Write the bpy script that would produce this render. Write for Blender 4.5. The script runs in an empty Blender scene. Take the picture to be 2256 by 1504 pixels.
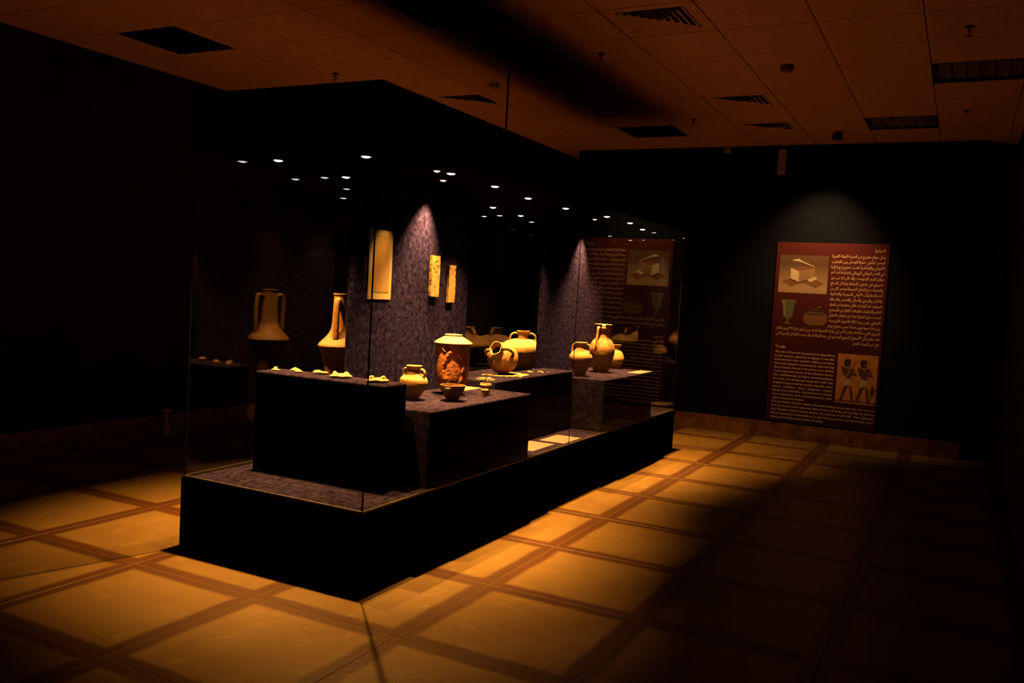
import bpy, bmesh, math, random
from mathutils import Vector, Matrix
random.seed(7)
S = bpy.context.scene
C = S.collection
PI = math.pi

# ------------------------------------------------------------------ camera
F_PX = 1914.08
YAW, PITCH, ROLL = 0.4755712, -0.0596548, 0.0554424
CAM = Vector((-3.343136, -2.474377, 1.502123))
cam_d = bpy.data.cameras.new('camera')
cam_d.sensor_width = 36.0
cam_d.lens = 36.0 * F_PX / 2256.0
cam_d.clip_start = 0.05
cam_o = bpy.data.objects.new('camera', cam_d)
C.objects.link(cam_o)
fw = Vector((math.cos(YAW)*math.cos(PITCH), math.sin(YAW)*math.cos(PITCH), math.sin(PITCH)))
rt = Vector((math.sin(YAW), -math.cos(YAW), 0))
up = rt.cross(fw)
r2 = math.cos(ROLL)*rt + math.sin(ROLL)*up
u2 = -math.sin(ROLL)*rt + math.cos(ROLL)*up
cam_o.matrix_world = Matrix(((r2.x, u2.x, -fw.x, CAM.x), (r2.y, u2.y, -fw.y, CAM.y), (r2.z, u2.z, -fw.z, CAM.z), (0, 0, 0, 1)))
S.camera = cam_o

# ------------------------------------------------------------------ world, lights, exposure
w = bpy.data.worlds.new('world'); S.world = w; w.use_nodes = True
w.node_tree.nodes['Background'].inputs['Color'].default_value = (0.02, 0.02, 0.03, 1)
w.node_tree.nodes['Background'].inputs['Strength'].default_value = 0.0
S.view_settings.view_transform = 'Standard'
S.view_settings.look = 'None'
S.view_settings.exposure = 0.0
S.view_settings.gamma = 1.0
S.view_settings.use_curve_mapping = False
S.cycles.transparent_max_bounces = 32
S.cycles.max_bounces = 10
S.cycles.diffuse_bounces = 5
S.cycles.glossy_bounces = 5
S.cycles.sample_clamp_indirect = 4.0
S.cycles.caustics_reflective = False
S.cycles.caustics_refractive = False

WARM = (1.0, 0.42, 0.07)
SOFFIT = 2.168          # underside of the case header
# position, watts, half angle, aim
CASE_SPOTS = [
    (0.44, 0.41, 620, 37), (1.08, 0.27, 760, 36), (1.66, 0.29, 760, 36), (2.31, 0.37, 620, 34),
    (2.98, 0.37, 560, 34), (3.62, 0.27, 600, 35), (4.20, 0.27, 620, 36), (4.90, 0.39, 700, 39),
    (0.49, 1.07, 1130, 40), (1.17, 1.12, 600, 40), (1.23, 0.82, 260, 34), (1.74, 0.85, 500, 38),
    (2.95, 1.01, 640, 40), (3.63, 1.10, 640, 40), (3.72, 0.89, 420, 36), (4.25, 1.12, 700, 42),
]
# small spots beside the hanging panels, the last an added fill for the document: x, y, watts, half angle, aimed at
PANEL_AND_FILL_SPOTS = [(1.36, 0.500, 1350.0, 34, (1.10, 0.55, 0.4)), (3.89, 0.490, 1100.0, 34, (3.80, 0.53, 0)), (0.97, 0.300, 120.0, 15, (0.865, 0.60, 1.58))]

def spot(name, loc, aim, watts, half, radius=0.012, blend=1.0, col=WARM):
    d = bpy.data.lights.new(name, 'SPOT')
    d.energy = watts; d.color = col; d.spot_size = math.radians(half*2); d.spot_blend = blend
    d.shadow_soft_size = radius
    o = bpy.data.objects.new(name, d); C.objects.link(o)
    o.location = loc
    o.rotation_euler = (Vector(aim) - Vector(loc)).to_track_quat('-Z', 'Y').to_euler()
    return o
for (x, y, wt, ha) in CASE_SPOTS:
    ox, oy = (-0.20, -0.22) if (x < 1 and y < 0.6) else ((0.2, -0.25) if (x > 4.5 and y < 0.6) else (0, 0))
    spot('case_spot_light', (x, y, SOFFIT-0.026), (x+ox, y+oy, 0), wt, ha)
    spot('case_spot_core', (x, y, SOFFIT-0.026), (x, y, 0), wt*(0.75 if 1 < x < 4.5 else 0.12), 24)   # the bright core of the same lamp
for (x, y, wt, ha, aim) in PANEL_AND_FILL_SPOTS:
    spot('panel_and_fill_light', (x, y, SOFFIT-0.026), aim, wt, ha)
# track spotlight on the ceiling aimed at the text board
spot('board_spot_light', (6.02, -1.15, 3.14), (6.70, -1.00, 1.70), 165, 38, 0.03, 1.0, (1.0, 0.50, 0.15))

# ------------------------------------------------------------------ materials
def nodes(name):
    m = bpy.data.materials.new(name); m.use_nodes = True
    nt = m.node_tree; b = nt.nodes['Principled BSDF']
    return m, nt, b
def mat(name, col, rough=0.6, metal=0.0, spec=0.5, emit=None, es=0):
    m, nt, b = nodes(name)
    b.inputs['Base Color'].default_value = (*col, 1)
    b.inputs['Roughness'].default_value = rough
    b.inputs['Metallic'].default_value = metal
    b.inputs['Specular IOR Level'].default_value = spec
    if emit:
        b.inputs['Emission Color'].default_value = (*emit, 1); b.inputs['Emission Strength'].default_value = es
    return m
def noisy(name, c1, c2, scale=6.0, rough=0.75, bump=0.15, detail=6, spec=0.3, lo=0.35, hi=0.65, c3=None, s3=30, dist=0.02):
    m, nt, b = nodes(name)
    N = nt.nodes; L = nt.links
    tc = N.new('ShaderNodeTexCoord')
    n1 = N.new('ShaderNodeTexNoise'); n1.inputs['Scale'].default_value = scale; n1.inputs['Detail'].default_value = detail
    L.new(tc.outputs['Object'], n1.inputs['Vector'])
    r = N.new('ShaderNodeValToRGB'); r.color_ramp.elements[0].position = lo; r.color_ramp.elements[1].position = hi
    r.color_ramp.elements[0].color = (*c1, 1); r.color_ramp.elements[1].color = (*c2, 1)
    L.new(n1.outputs['Fac'], r.inputs['Fac'])
    out = r.outputs['Color']
    if c3:
        n3 = N.new('ShaderNodeTexNoise'); n3.inputs['Scale'].default_value = s3; n3.inputs['Detail'].default_value = 4
        L.new(tc.outputs['Object'], n3.inputs['Vector'])
        mr = N.new('ShaderNodeMapRange'); mr.inputs[1].default_value = 0.56; mr.inputs[2].default_value = 0.68
        L.new(n3.outputs['Fac'], mr.inputs[0])
        mx = N.new('ShaderNodeMix'); mx.data_type = 'RGBA'
        L.new(mr.outputs[0], mx.inputs[0]); L.new(out, mx.inputs[6]); mx.inputs[7].default_value = (*c3, 1)
        out = mx.outputs[2]
    L.new(out, b.inputs['Base Color'])
    b.inputs['Roughness'].default_value = rough; b.inputs['Specular IOR Level'].default_value = spec
    if bump:
        n2 = N.new('ShaderNodeTexNoise'); n2.inputs['Scale'].default_value = scale*6; n2.inputs['Detail'].default_value = 5
        L.new(tc.outputs['Object'], n2.inputs['Vector'])
        bp = N.new('ShaderNodeBump'); bp.inputs['Strength'].default_value = bump; bp.inputs['Distance'].default_value = dist
        L.new(n2.outputs['Fac'], bp.inputs['Height']); L.new(bp.outputs['Normal'], b.inputs['Normal'])
    return m

def glass_mat():
    m = bpy.data.materials.new('clear_glass'); m.use_nodes = True
    nt = m.node_tree; N = nt.nodes; L = nt.links
    for n in list(N): N.remove(n)
    out = N.new('ShaderNodeOutputMaterial'); mix = N.new('ShaderNodeMixShader')
    tr = N.new('ShaderNodeBsdfTransparent'); tr.inputs[0].default_value = (0.985, 0.99, 0.985, 1)
    gl = N.new('ShaderNodeBsdfGlossy'); gl.inputs['Roughness'].default_value = 0.0
    gl.inputs[0].default_value = (1, 1, 1, 1)
    # Schlick reflectance from the angle between surface and ray, the same from both sides
    lw = N.new('ShaderNodeLayerWeight'); lw.inputs['Blend'].default_value = 0.5
    pw = N.new('ShaderNodeMath'); pw.operation = 'POWER'; pw.inputs[1].default_value = 5.0
    mu = N.new('ShaderNodeMath'); mu.operation = 'MULTIPLY_ADD'; mu.inputs[1].default_value = 0.52; mu.inputs[2].default_value = 0.036
    L.new(lw.outputs['Facing'], pw.inputs[0]); L.new(pw.outputs[0], mu.inputs[0])
    L.new(mu.outputs[0], mix.inputs[0]); L.new(tr.outputs[0], mix.inputs[1]); L.new(gl.outputs[0], mix.inputs[2])
    L.new(mix.outputs[0], out.inputs['Surface'])
    return m

def tile_mat():
    # sandy stone tile whose rim is stained dark, with a chalky line in the joint
    m, nt, b = nodes('floor_tile_stone'); N = nt.nodes; L = nt.links
    tc = N.new('ShaderNodeTexCoord'); sx = N.new('ShaderNodeSeparateXYZ'); L.new(tc.outputs['Object'], sx.inputs[0])
    ax = N.new('ShaderNodeMath'); ax.operation = 'ABSOLUTE'; L.new(sx.outputs[0], ax.inputs[0])
    ay = N.new('ShaderNodeMath'); ay.operation = 'ABSOLUTE'; L.new(sx.outputs[1], ay.inputs[0])
    mxm = N.new('ShaderNodeMath'); mxm.operation = 'MAXIMUM'; L.new(ax.outputs[0], mxm.inputs[0]); L.new(ay.outputs[0], mxm.inputs[1])
    oi = N.new('ShaderNodeObjectInfo')
    geo = N.new('ShaderNodeNewGeometry')
    n0 = N.new('ShaderNodeTexNoise'); n0.inputs['Scale'].default_value = 5.0; n0.inputs['Detail'].default_value = 5
    L.new(geo.outputs['Position'], n0.inputs['Vector'])
    # wobble of the stain
    wb = N.new('ShaderNodeMath'); wb.operation = 'MULTIPLY_ADD'; wb.inputs[1].default_value = 0.03; L.new(n0.outputs['Fac'], wb.inputs[0]); L.new(mxm.outputs[0], wb.inputs[2])
    mr = N.new('ShaderNodeMapRange'); mr.inputs[1].default_value = 0.337; mr.inputs[2].default_value = 0.372; mr.interpolation_type = 'SMOOTHSTEP'
    L.new(wb.outputs[0], mr.inputs[0])
    n1 = N.new('ShaderNodeTexNoise'); n1.inputs['Scale'].default_value = 3.2; n1.inputs['Detail'].default_value = 8; n1.inputs['Roughness'].default_value = 0.6
    L.new(geo.outputs['Position'], n1.inputs['Vector'])
    r = N.new('ShaderNodeValToRGB'); r.color_ramp.elements[0].position = 0.3; r.color_ramp.elements[1].position = 0.7
    r.color_ramp.elements[0].color = (0.118, 0.071, 0.023, 1); r.color_ramp.elements[1].color = (0.150, 0.098, 0.034, 1)
    L.new(n1.outputs['Fac'], r.inputs['Fac'])
    # streaky veins
    n3 = N.new('ShaderNodeTexNoise'); n3.inputs['Scale'].default_value = 9; n3.inputs['Detail'].default_value = 6; n3.inputs['Distortion'].default_value = 1.2
    L.new(geo.outputs['Position'], n3.inputs['Vector'])
    m3 = N.new('ShaderNodeMapRange'); m3.inputs[1].default_value = 0.58; m3.inputs[2].default_value = 0.72; L.new(n3.outputs['Fac'], m3.inputs[0])
    mx3 = N.new('ShaderNodeMix'); mx3.data_type = 'RGBA'; L.new(m3.outputs[0], mx3.inputs[0]); L.new(r.outputs['Color'], mx3.inputs[6]); mx3.inputs[7].default_value = (0.172, 0.118, 0.046, 1)
    mx = N.new('ShaderNodeMix'); mx.data_type = 'RGBA'; L.new(mr.outputs[0], mx.inputs[0]); L.new(mx3.outputs[2], mx.inputs[6])
    mx.inputs[7].default_value = (0.054, 0.0215, 0.0072, 1)
    # per tile tone
    vm = N.new('ShaderNodeMapRange'); vm.inputs[3].default_value = 0.88; vm.inputs[4].default_value = 1.1; L.new(oi.outputs['Random'], vm.inputs[0])
    hs = N.new('ShaderNodeHueSaturation'); L.new(vm.outputs[0], hs.inputs['Value']); L.new(mx.outputs[2], hs.inputs['Color'])
    L.new(hs.outputs[0], b.inputs['Base Color'])
    b.inputs['Roughness'].default_value = 0.42; b.inputs['Specular IOR Level'].default_value = 0.35
    bp = N.new('ShaderNodeBump'); bp.inputs['Strength'].default_value = 0.25; bp.inputs['Distance'].default_value = 0.01
    L.new(n3.outputs['Fac'], bp.inputs['Height']); L.new(bp.outputs['Normal'], b.inputs['Normal'])
    return m

def velvet(name, c1, c2, c3):
    # crushed velvet: mottled pile, light nap where it is brushed up
    m, nt, b = nodes(name); N = nt.nodes; L = nt.links
    tc = N.new('ShaderNodeTexCoord')
    n1 = N.new('ShaderNodeTexNoise'); n1.inputs['Scale'].default_value = 30; n1.inputs['Detail'].default_value = 12; n1.inputs['Roughness'].default_value = 0.82; n1.inputs['Distortion'].default_value = 0.15
    L.new(tc.outputs['Object'], n1.inputs['Vector'])
    r = N.new('ShaderNodeValToRGB'); e = r.color_ramp.elements
    e[0].position = 0.39; e[0].color = (*c1, 1); e[1].position = 0.64; e[1].color = (*c3, 1)
    k = e.new(0.49); k.color = (*c2, 1)
    L.new(n1.outputs['Fac'], r.inputs['Fac']); L.new(r.outputs['Color'], b.inputs['Base Color'])
    b.inputs['Roughness'].default_value = 0.9; b.inputs['Specular IOR Level'].default_value = 0.0
    b.inputs['Sheen Weight'].default_value = 0.0
    return m

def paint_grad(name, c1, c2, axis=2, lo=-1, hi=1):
    # base colour that runs from one tone to the other along an axis
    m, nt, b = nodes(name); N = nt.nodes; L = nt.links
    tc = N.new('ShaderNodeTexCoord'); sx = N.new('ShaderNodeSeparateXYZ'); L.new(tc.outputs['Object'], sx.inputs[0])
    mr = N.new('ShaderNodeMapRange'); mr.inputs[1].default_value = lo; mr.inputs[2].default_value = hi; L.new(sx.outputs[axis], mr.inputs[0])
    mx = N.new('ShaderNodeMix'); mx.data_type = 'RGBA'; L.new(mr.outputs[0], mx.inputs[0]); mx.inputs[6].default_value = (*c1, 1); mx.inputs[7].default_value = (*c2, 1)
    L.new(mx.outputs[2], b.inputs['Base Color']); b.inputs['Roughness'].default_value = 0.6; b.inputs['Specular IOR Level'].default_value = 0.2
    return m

M = dict(
    tile=tile_mat(),
    joint=noisy('floor_joint_mortar', (0.075, 0.040, 0.015), (0.095, 0.055, 0.022), 8, 0.9, 0.1),
    skirt=noisy('skirting_stone', (0.13, 0.05, 0.02), (0.26, 0.12, 0.05), 7, 0.5, 0.15, c3=(0.10, 0.04, 0.02), s3=9),
    ceil=noisy('ceiling_board', (0.7424, 0.4608, 0.3328), (0.8192, 0.5248, 0.3712), 12, 0.9, 0.1),
    bar=mat('ceiling_grid_metal', (0.20, 0.16, 0.13), 0.5),
    backing=mat('ceiling_void', (0.05, 0.04, 0.04), 0.9),
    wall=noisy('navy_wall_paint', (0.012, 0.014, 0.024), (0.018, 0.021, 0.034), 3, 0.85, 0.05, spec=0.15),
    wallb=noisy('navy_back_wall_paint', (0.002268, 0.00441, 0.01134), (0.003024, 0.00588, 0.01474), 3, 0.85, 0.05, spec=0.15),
    case=noisy('black_case_laminate', (0.002, 0.002, 0.003), (0.003, 0.003, 0.004), 5, 0.7, 0.0, spec=0.0),
    soffit=mat('soffit_black_paint', (0.004, 0.003, 0.003), 0.9, spec=0.0),
    glass=glass_mat(),
    seam=mat('glass_edge_silicone', (0.006, 0.004, 0.003), 0.9, spec=0.05),
    channel=mat('glass_channel_metal', (0.11, 0.11, 0.085), 0.38, 0.6),
    velvet=velvet('crushed_velvet', (0.0006, 0.0004, 0.0025), (0.0058, 0.0048, 0.0230), (0.0170, 0.0160, 0.068)),
    velvet2=velvet('crushed_velvet_top', (0.0018, 0.0013, 0.0050), (0.0080, 0.0064, 0.0200), (0.0190, 0.0158, 0.0450)),
    lamp=mat('lamp_glow', (1, 1, 1), 0.5, emit=(1.0, 0.84, 0.92), es=12),
    lampdim=mat('lamp_glow_small', (1, 1, 1), 0.5, emit=(1.0, 0.62, 0.40), es=4),
    chrome=mat('lamp_ring', (0.30, 0.26, 0.22), 0.35, 0.9),
    yellow=noisy('buff_pottery', (0.2218, 0.1273, 0.05292), (0.2693, 0.1655, 0.0756), 9, 0.75, 0.12, c3=(0.1782, 0.08908, 0.03528), s3=22),
    buff=noisy('pale_pottery', (0.1851, 0.117, 0.06237), (0.2188, 0.1485, 0.08694), 9, 0.75, 0.12, c3=(0.1403, 0.0765, 0.0378), s3=16),
    red=noisy('red_pottery', (0.1728, 0.0624, 0.024), (0.2496, 0.1056, 0.0432), 9, 0.7, 0.25, c3=(0.288, 0.1584, 0.0768), s3=11),
    orange=noisy('orange_pottery', (0.0891, 0.04331, 0.01733), (0.1151, 0.06237, 0.02772), 8, 0.7, 0.15, c3=(0.06682, 0.02945, 0.01213), s3=15),
    brown=noisy('dark_pottery', (0.06, 0.03, 0.015), (0.09, 0.051, 0.024), 12, 0.6, 0.2, c3=(0.18, 0.15, 0.09), s3=24),
    streak=noisy('streaked_pottery', (0.1428, 0.06785, 0.02541), (0.2213, 0.13, 0.06006), 6, 0.7, 0.2, c3=(0.09282, 0.03675, 0.01617), s3=13),
    inside=noisy('pot_inside', (0.126, 0.0546, 0.0252), (0.1764, 0.084, 0.0378), 8, 0.8, 0.1),
    shard=noisy('pale_stone_shard', (0.2486, 0.1768, 0.1058), (0.289, 0.2167, 0.1411), 18, 0.75, 0.3, c3=(0.168, 0.1027, 0.0504), s3=26),
    paper=mat('label_paper', (0.1079, 0.07973, 0.08993), 0.8, spec=0.2),
    mount=mat('document_mount_card', (0.1302, 0.1129, 0.0756), 0.8, spec=0.2),
    papyrus=noisy('papyrus', (0.08114, 0.05645, 0.0247), (0.09526, 0.0688, 0.03175), 14, 0.8, 0.05),
    ink=mat('brown_ink', (0.14, 0.07, 0.03), 0.8),
    tablet=noisy('pale_wood_tablet', (0.1289, 0.09072, 0.04204), (0.1622, 0.1198, 0.06144), 16, 0.7, 0.06, c3=(0.07069, 0.03629, 0.01294), s3=30),
    tablet2=noisy('worn_wood_tablet', (0.144, 0.09058, 0.03528), (0.1901, 0.1332, 0.063), 20, 0.7, 0.12, c3=(0.06336, 0.0293, 0.0126), s3=26),
    coin=noisy('bronze_coin', (0.2376, 0.1432, 0.07258), (0.3096, 0.2038, 0.1134), 90, 0.45, 0.2, spec=0.6),
    board=paint_grad('maroon_print_lit_top', (0.03465, 0.00594, 0.00945), (0.09405, 0.01485, 0.0189), 2, 0.2, 2.2),  # spotlight falloff painted into the maroon: brighter towards the top
    text=mat('cream_print', (0.7414, 0.5216, 0.3119), 0.7),
    photobg=paint_grad('photo_backdrop', (0.45, 0.315, 0.21), (0.1275, 0.075, 0.045), 2, 1.70, 1.95),
    boxl=mat('print_chest_light', (0.68, 0.578, 0.425), 0.7), boxm=mat('print_chest_mid', (0.325, 0.208, 0.13), 0.7), boxr=mat('print_chest_red', (0.24, 0.1, 0.05), 0.7), boxd=mat('print_shadow', (0.06, 0.03, 0.02), 0.8),
    gob=mat('print_goblet_green', (0.1, 0.12, 0.07), 0.7), gobl=mat('print_goblet_light', (0.19, 0.2, 0.12), 0.7),
    pjar=mat('print_jar_brown', (0.18, 0.084, 0.036), 0.7), pjard=mat('print_jar_dark', (0.05, 0.03, 0.02), 0.7), pjarl=mat('print_jar_light', (0.26, 0.16, 0.085), 0.7),
    pbg=noisy('print_painting_ground', (0.442, 0.17, 0.0595), (0.544, 0.238, 0.085), 12, 0.7, 0.0),
    pskin=mat('print_skin_red', (0.085, 0.0225, 0.0125), 0.7), phair=mat('print_hair_black', (0.015, 0.0125, 0.01), 0.7), pwhite=mat('print_kilt_white', (0.468, 0.338, 0.182), 0.7), pstaff=mat('print_staff_tan', (0.3, 0.17, 0.07), 0.7),
    white=mat('white_plastic', (0.55, 0.50, 0.42), 0.45), black=mat('black_metal', (0.012, 0.012, 0.012), 0.5), dark=mat('dark_louvre', (0.02, 0.017, 0.015), 0.35, 0.3),
    ventm=mat('vent_paint', (0.40, 0.33, 0.27), 0.35), spray=mat('bottle_plastic', (0.50, 0.46, 0.40), 0.4), trigger=mat('trigger_red_plastic', (0.55, 0.20, 0.08), 0.45),
    red_det=mat('detector_dark_plastic', (0.16, 0.05, 0.04), 0.5), louvre=mat('louvre_bright_metal', (0.5, 0.42, 0.33), 0.25, 0.9), brass=mat('sprinkler_brass', (0.10, 0.04, 0.02), 0.4, 0.5),
    steel=mat('rod_steel', (0.06, 0.05, 0.05), 0.4, 0.6), door=mat('dark_door_paint', (0.01, 0.01, 0.012), 0.6),
)

# ------------------------------------------------------------------ mesh helpers
def obj(name, bm, m=None, parent=None, smooth=False, loc=None, mats=None):
    me = bpy.data.meshes.new(name); bm.normal_update(); bm.to_mesh(me); bm.free()
    if smooth:
        for p in me.polygons: p.use_smooth = True
        try: me.set_sharp_from_angle(angle=math.radians(40))
        except Exception: pass
    for q in (mats or [m]): me.materials.append(q)
    o = bpy.data.objects.new(name, me); C.objects.link(o)
    if loc: o.location = loc
    if parent: o.parent = parent
    return o
def linkmesh(name, me, parent=None, loc=(0, 0, 0), rot=None):
    o = bpy.data.objects.new(name, me); C.objects.link(o); o.location = loc
    if rot: o.rotation_euler = rot
    if parent: o.parent = parent
    return o
def thing(name, label, cat, loc=(0, 0, 0), rz=0, group=None):
    o = bpy.data.objects.new(name, None); C.objects.link(o); o.empty_display_size = 0.05
    o.location = loc; o.rotation_euler = (0, 0, rz); o['label'] = label; o['category'] = cat
    if group: o['group'] = group
    return o
def tag(o, label, cat, group=None):
    o['label'] = label; o['category'] = cat
    if group: o['group'] = group
    return o
def box(bm, a, b, bev=0.0, mi=0):
    x0, y0, z0 = a; x1, y1, z1 = b
    vs = [bm.verts.new(v) for v in ((x0,y0,z0),(x1,y0,z0),(x1,y1,z0),(x0,y1,z0),(x0,y0,z1),(x1,y0,z1),(x1,y1,z1),(x0,y1,z1))]
    fs = [bm.faces.new([vs[i] for i in f]) for f in ((0,3,2,1),(4,5,6,7),(0,1,5,4),(1,2,6,5),(2,3,7,6),(3,0,4,7))]
    for f in fs: f.material_index = mi
    if bev > 0:
        es = list({e for f in fs for e in f.edges})
        r = bmesh.ops.bevel(bm, geom=es, offset=bev, segments=2, affect='EDGES', profile=0.5)
        for f in r['faces']: f.material_index = mi
    return bm
def bx(a, b, bev=0.0): return box(bmesh.new(), a, b, bev)
def lathe(bm, prof, seg=48, cap0=True, cap1=False, center=(0, 0), wob=None, mi=0):
    rings = []
    for (r, z) in prof:
        ring = []
        for i in range(seg):
            a = 2*PI*i/seg
            k = 1.0 + (wob(a, z) if wob else 0)
            ring.append(bm.verts.new((center[0]+r*k*math.cos(a), center[1]+r*k*math.sin(a), z)))
        rings.append(ring)
    for q in range(len(rings)-1):
        for i in range(seg):
            f = bm.faces.new((rings[q][i], rings[q][(i+1) % seg], rings[q+1][(i+1) % seg], rings[q+1][i])); f.material_index = mi
    if cap0: bm.faces.new(list(reversed(rings[0]))).material_index = mi
    if cap1: bm.faces.new(rings[-1]).material_index = mi
    return rings
def smoothprof(pts, n=5):
    # Catmull-Rom through profile points
    P = [Vector(p) for p in pts]; P = [2*P[0]-P[1]] + P + [2*P[-1]-P[-2]]
    out = []
    for i in range(1, len(P)-2):
        for k in range(n):
            t = k/n
            a, b, c, d = P[i-1], P[i], P[i+1], P[i+2]
            q = 0.5*((2*b)+(-a+c)*t+(2*a-5*b+4*c-d)*t*t+(-a+3*b-3*c+d)*t**3)
            out.append((max(q.x, 0.001), q.y))
    out.append(tuple(P[-2])); return out
def tube(bm, pts, rad, seg=12, flat=1.0, n=6, side=None):
    P = [Vector(p) for p in pts]
    Q = []; R = []
    rr = rad if isinstance(rad, (list, tuple)) else [rad]*len(P)
    E = [2*P[0]-P[1]] + P + [2*P[-1]-P[-2]]
    for i in range(1, len(E)-2):
        for k in range(n):
            t = k/n; a, b, c, d = E[i-1], E[i], E[i+1], E[i+2]
            Q.append(0.5*((2*b)+(-a+c)*t+(2*a-5*b+4*c-d)*t*t+(-a+3*b-3*c+d)*t**3)); R.append(rr[i-1]*(1-t)+rr[min(i, len(rr)-1)]*t)
    Q.append(P[-1]); R.append(rr[-1])
    ref = Vector(side) if side else None
    rings = []
    for i, q in enumerate(Q):
        t = (Q[min(i+1, len(Q)-1)] - Q[max(i-1, 0)]).normalized()
        if ref: s = (ref - ref.dot(t)*t).normalized()
        else: s = t.orthogonal().normalized() if i == 0 else (sp - sp.dot(t)*t).normalized()
        sp = s; u = t.cross(s)
        rings.append([bm.verts.new(q + R[i]*(math.cos(2*PI*j/seg)*s + flat*math.sin(2*PI*j/seg)*u)) for j in range(seg)])
    for a, b in zip(rings, rings[1:]):
        for j in range(seg): bm.faces.new((a[j], a[(j+1) % seg], b[(j+1) % seg], b[j]))
    bm.faces.new(list(reversed(rings[0]))); bm.faces.new(rings[-1])
    return bm

# ------------------------------------------------------------------ room
H = 3.271
X0, X1, Y0, Y1 = -6.0, 9.0, -2.85, 4.03
XB = 6.706             # back wall plane
def struct(o): o['kind'] = 'structure'; return o
# floor with tiles
floor = struct(obj('floor', bx((X0-0.2, Y0-0.2, -0.12), (X1+0.2, Y1+0.2, -0.0012)), M['joint']))
PX, PY = 0.808, 0.806
FX, FY = -0.318, -0.440
cache = {}
def tile_mesh(a0, a1, b0, b1):
    key = tuple(round(v, 3) for v in (a0, a1, b0, b1))
    if key not in cache:
        bm = bx((a0, b0, -0.02), (a1, b1, 0.0), 0)
        top = [e for e in bm.edges if all(v.co.z > -0.001 for v in e.verts)]
        bmesh.ops.bevel(bm, geom=top, offset=0.002, segments=1, affect='EDGES')
        me = bpy.data.meshes.new('tile'); bm.to_mesh(me); bm.free(); me.materials.append(M['tile']); cache[key] = me
    return cache[key]
def room_clip(cx, cy, hw, hh):
    a0, a1 = max(-hw, X0-cx), min(hw, X1-cx); b0, b1 = max(-hh, Y0-cy), min(hh, Y1-cy)
    return a0, a1, b0, b1
g = 0.0025
for i in range(-8, 13):
    for j in range(-4, 7):
        cx, cy = FX+(i+0.5)*PX, FY+(j+0.5)*PY
        a0, a1, b0, b1 = room_clip(cx, cy, PX/2-g, PY/2-g)
        if a1-a0 < 0.02 or b1-b0 < 0.02: continue
        linkmesh('tile', tile_mesh(a0, a1, b0, b1), floor, (cx, cy, 0))
# ceiling: hung boards on a dark grid
ceil = struct(obj('ceiling', bx((X0-0.2, Y0-0.2, H+0.09), (X1+0.2, Y1+0.2, H+0.20)), M['backing']))
TX, TY, TP, TQ = 0.59, -0.30, 0.600, 0.613
louvre_cells = [(1, 5), (1, 1), (8, 1), (8, -3), (5, -4)]          # (i, j) cells of the ceiling grid
vent_cells = [(2, -1), (5, 3), (6, -1), (8, -1)]
def cell(i, j): return TX+TP*i, TY+TQ*j
cc = {}
for i in range(-6, 15):
    for j in range(-5, 8):
        x, y = cell(i, j); cx, cy = x+TP/2, y+TQ/2
        if (i, j) in louvre_cells or (i, j) in vent_cells: continue
        a0, a1 = max(-TP/2+0.004, X0-cx), min(TP/2-0.004, X1-cx); b0, b1 = max(-TQ/2+0.004, Y0-cy), min(TQ/2-0.004, Y1-cy)
        if a1-a0 < 0.03 or b1-b0 < 0.03: continue
        key = tuple(round(v, 3) for v in (a0, a1, b0, b1))
        if key not in cc:
            bm = bx((a0, b0, 0), (a1, b1, 0.015)); me = bpy.data.meshes.new('ceiling_tile'); bm.to_mesh(me); bm.free(); me.materials.append(M['ceil']); cc[key] = me
        linkmesh('ceiling_tile', cc[key], ceil, (cx, cy, H))
xs0 = cell(-6, 0)[0]
linkmesh('ceiling_board', obj('tmp', bx((X0, Y0, 0), (xs0-0.004, Y1, 0.015)), M['ceil']).data, ceil, (0, 0, H))
bpy.data.objects.remove(bpy.data.objects['tmp'])
for i in range(-6, 16):
    x = cell(i, 0)[0]
    if x < X1: obj('grid_bar', bx((x-0.012, Y0, H+0.016), (x+0.012, Y1, H+0.03)), M['bar'], ceil)
for j in range(-4, 8):
    y = cell(0, j)[1]
    if Y0 < y < Y1: obj('grid_bar', bx((xs0, y-0.012, H+0.0162), (X1, y+0.012, H+0.0302)), M['bar'], ceil)

WT = 0.12
struct(obj('wall_left', bx((X0, Y1, 0), (X1, Y1+WT, H+0.09)), M['wall']))
struct(obj('wall_right', bx((X0, Y0-WT, 0), (X1, Y0, H+0.09)), M['wall']))
struct(obj('wall_front', bx((X0-WT, Y0, 0), (X0, Y1, H+0.09)), M['wall']))
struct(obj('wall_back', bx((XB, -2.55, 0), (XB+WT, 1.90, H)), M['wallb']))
struct(obj('wall_recess', bx((X1, Y0, 0), (X1+WT, Y1, H+0.09)), M['wall']))
dr = struct(bpy.data.objects.new('door_1', None)); C.objects.link(dr); dr.location = (6.96, -2.70, 0)
obj('door_leaf', bx((0, -0.15, 0.0), (0.045, 0.15, H-0.02), 0.003), M['door'], dr)

def skirting(name, horizontal, fixed, a, b, step0, pitch, thick, h, sgn):
    root = struct(bpy.data.objects.new(name, None)); C.objects.link(root)
    k = math.floor((a-step0)/pitch)
    while step0+k*pitch < b:
        s, e = max(a, step0+k*pitch)+0.0015, min(b, step0+(k+1)*pitch)-0.0015
        if e-s > 0.02:
            L0, L1 = sorted((fixed, fixed+sgn*thick))
            if horizontal: bm = bx((s, L0, 0.0), (e, L1, h), 0.002)
            else: bm = bx((L0, s, 0.0), (L1, e, h), 0.002)
            obj('skirting_tile', bm, M['skirt'], root)
        k += 1
    return root
skirting('baseboard_back', False, XB, -2.55, 1.90, FY, PY, 0.02, 0.175, -1)
skirting('baseboard_left', True, Y1, X0, X1, FX, PX, 0.02, 0.17, -1)

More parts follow.
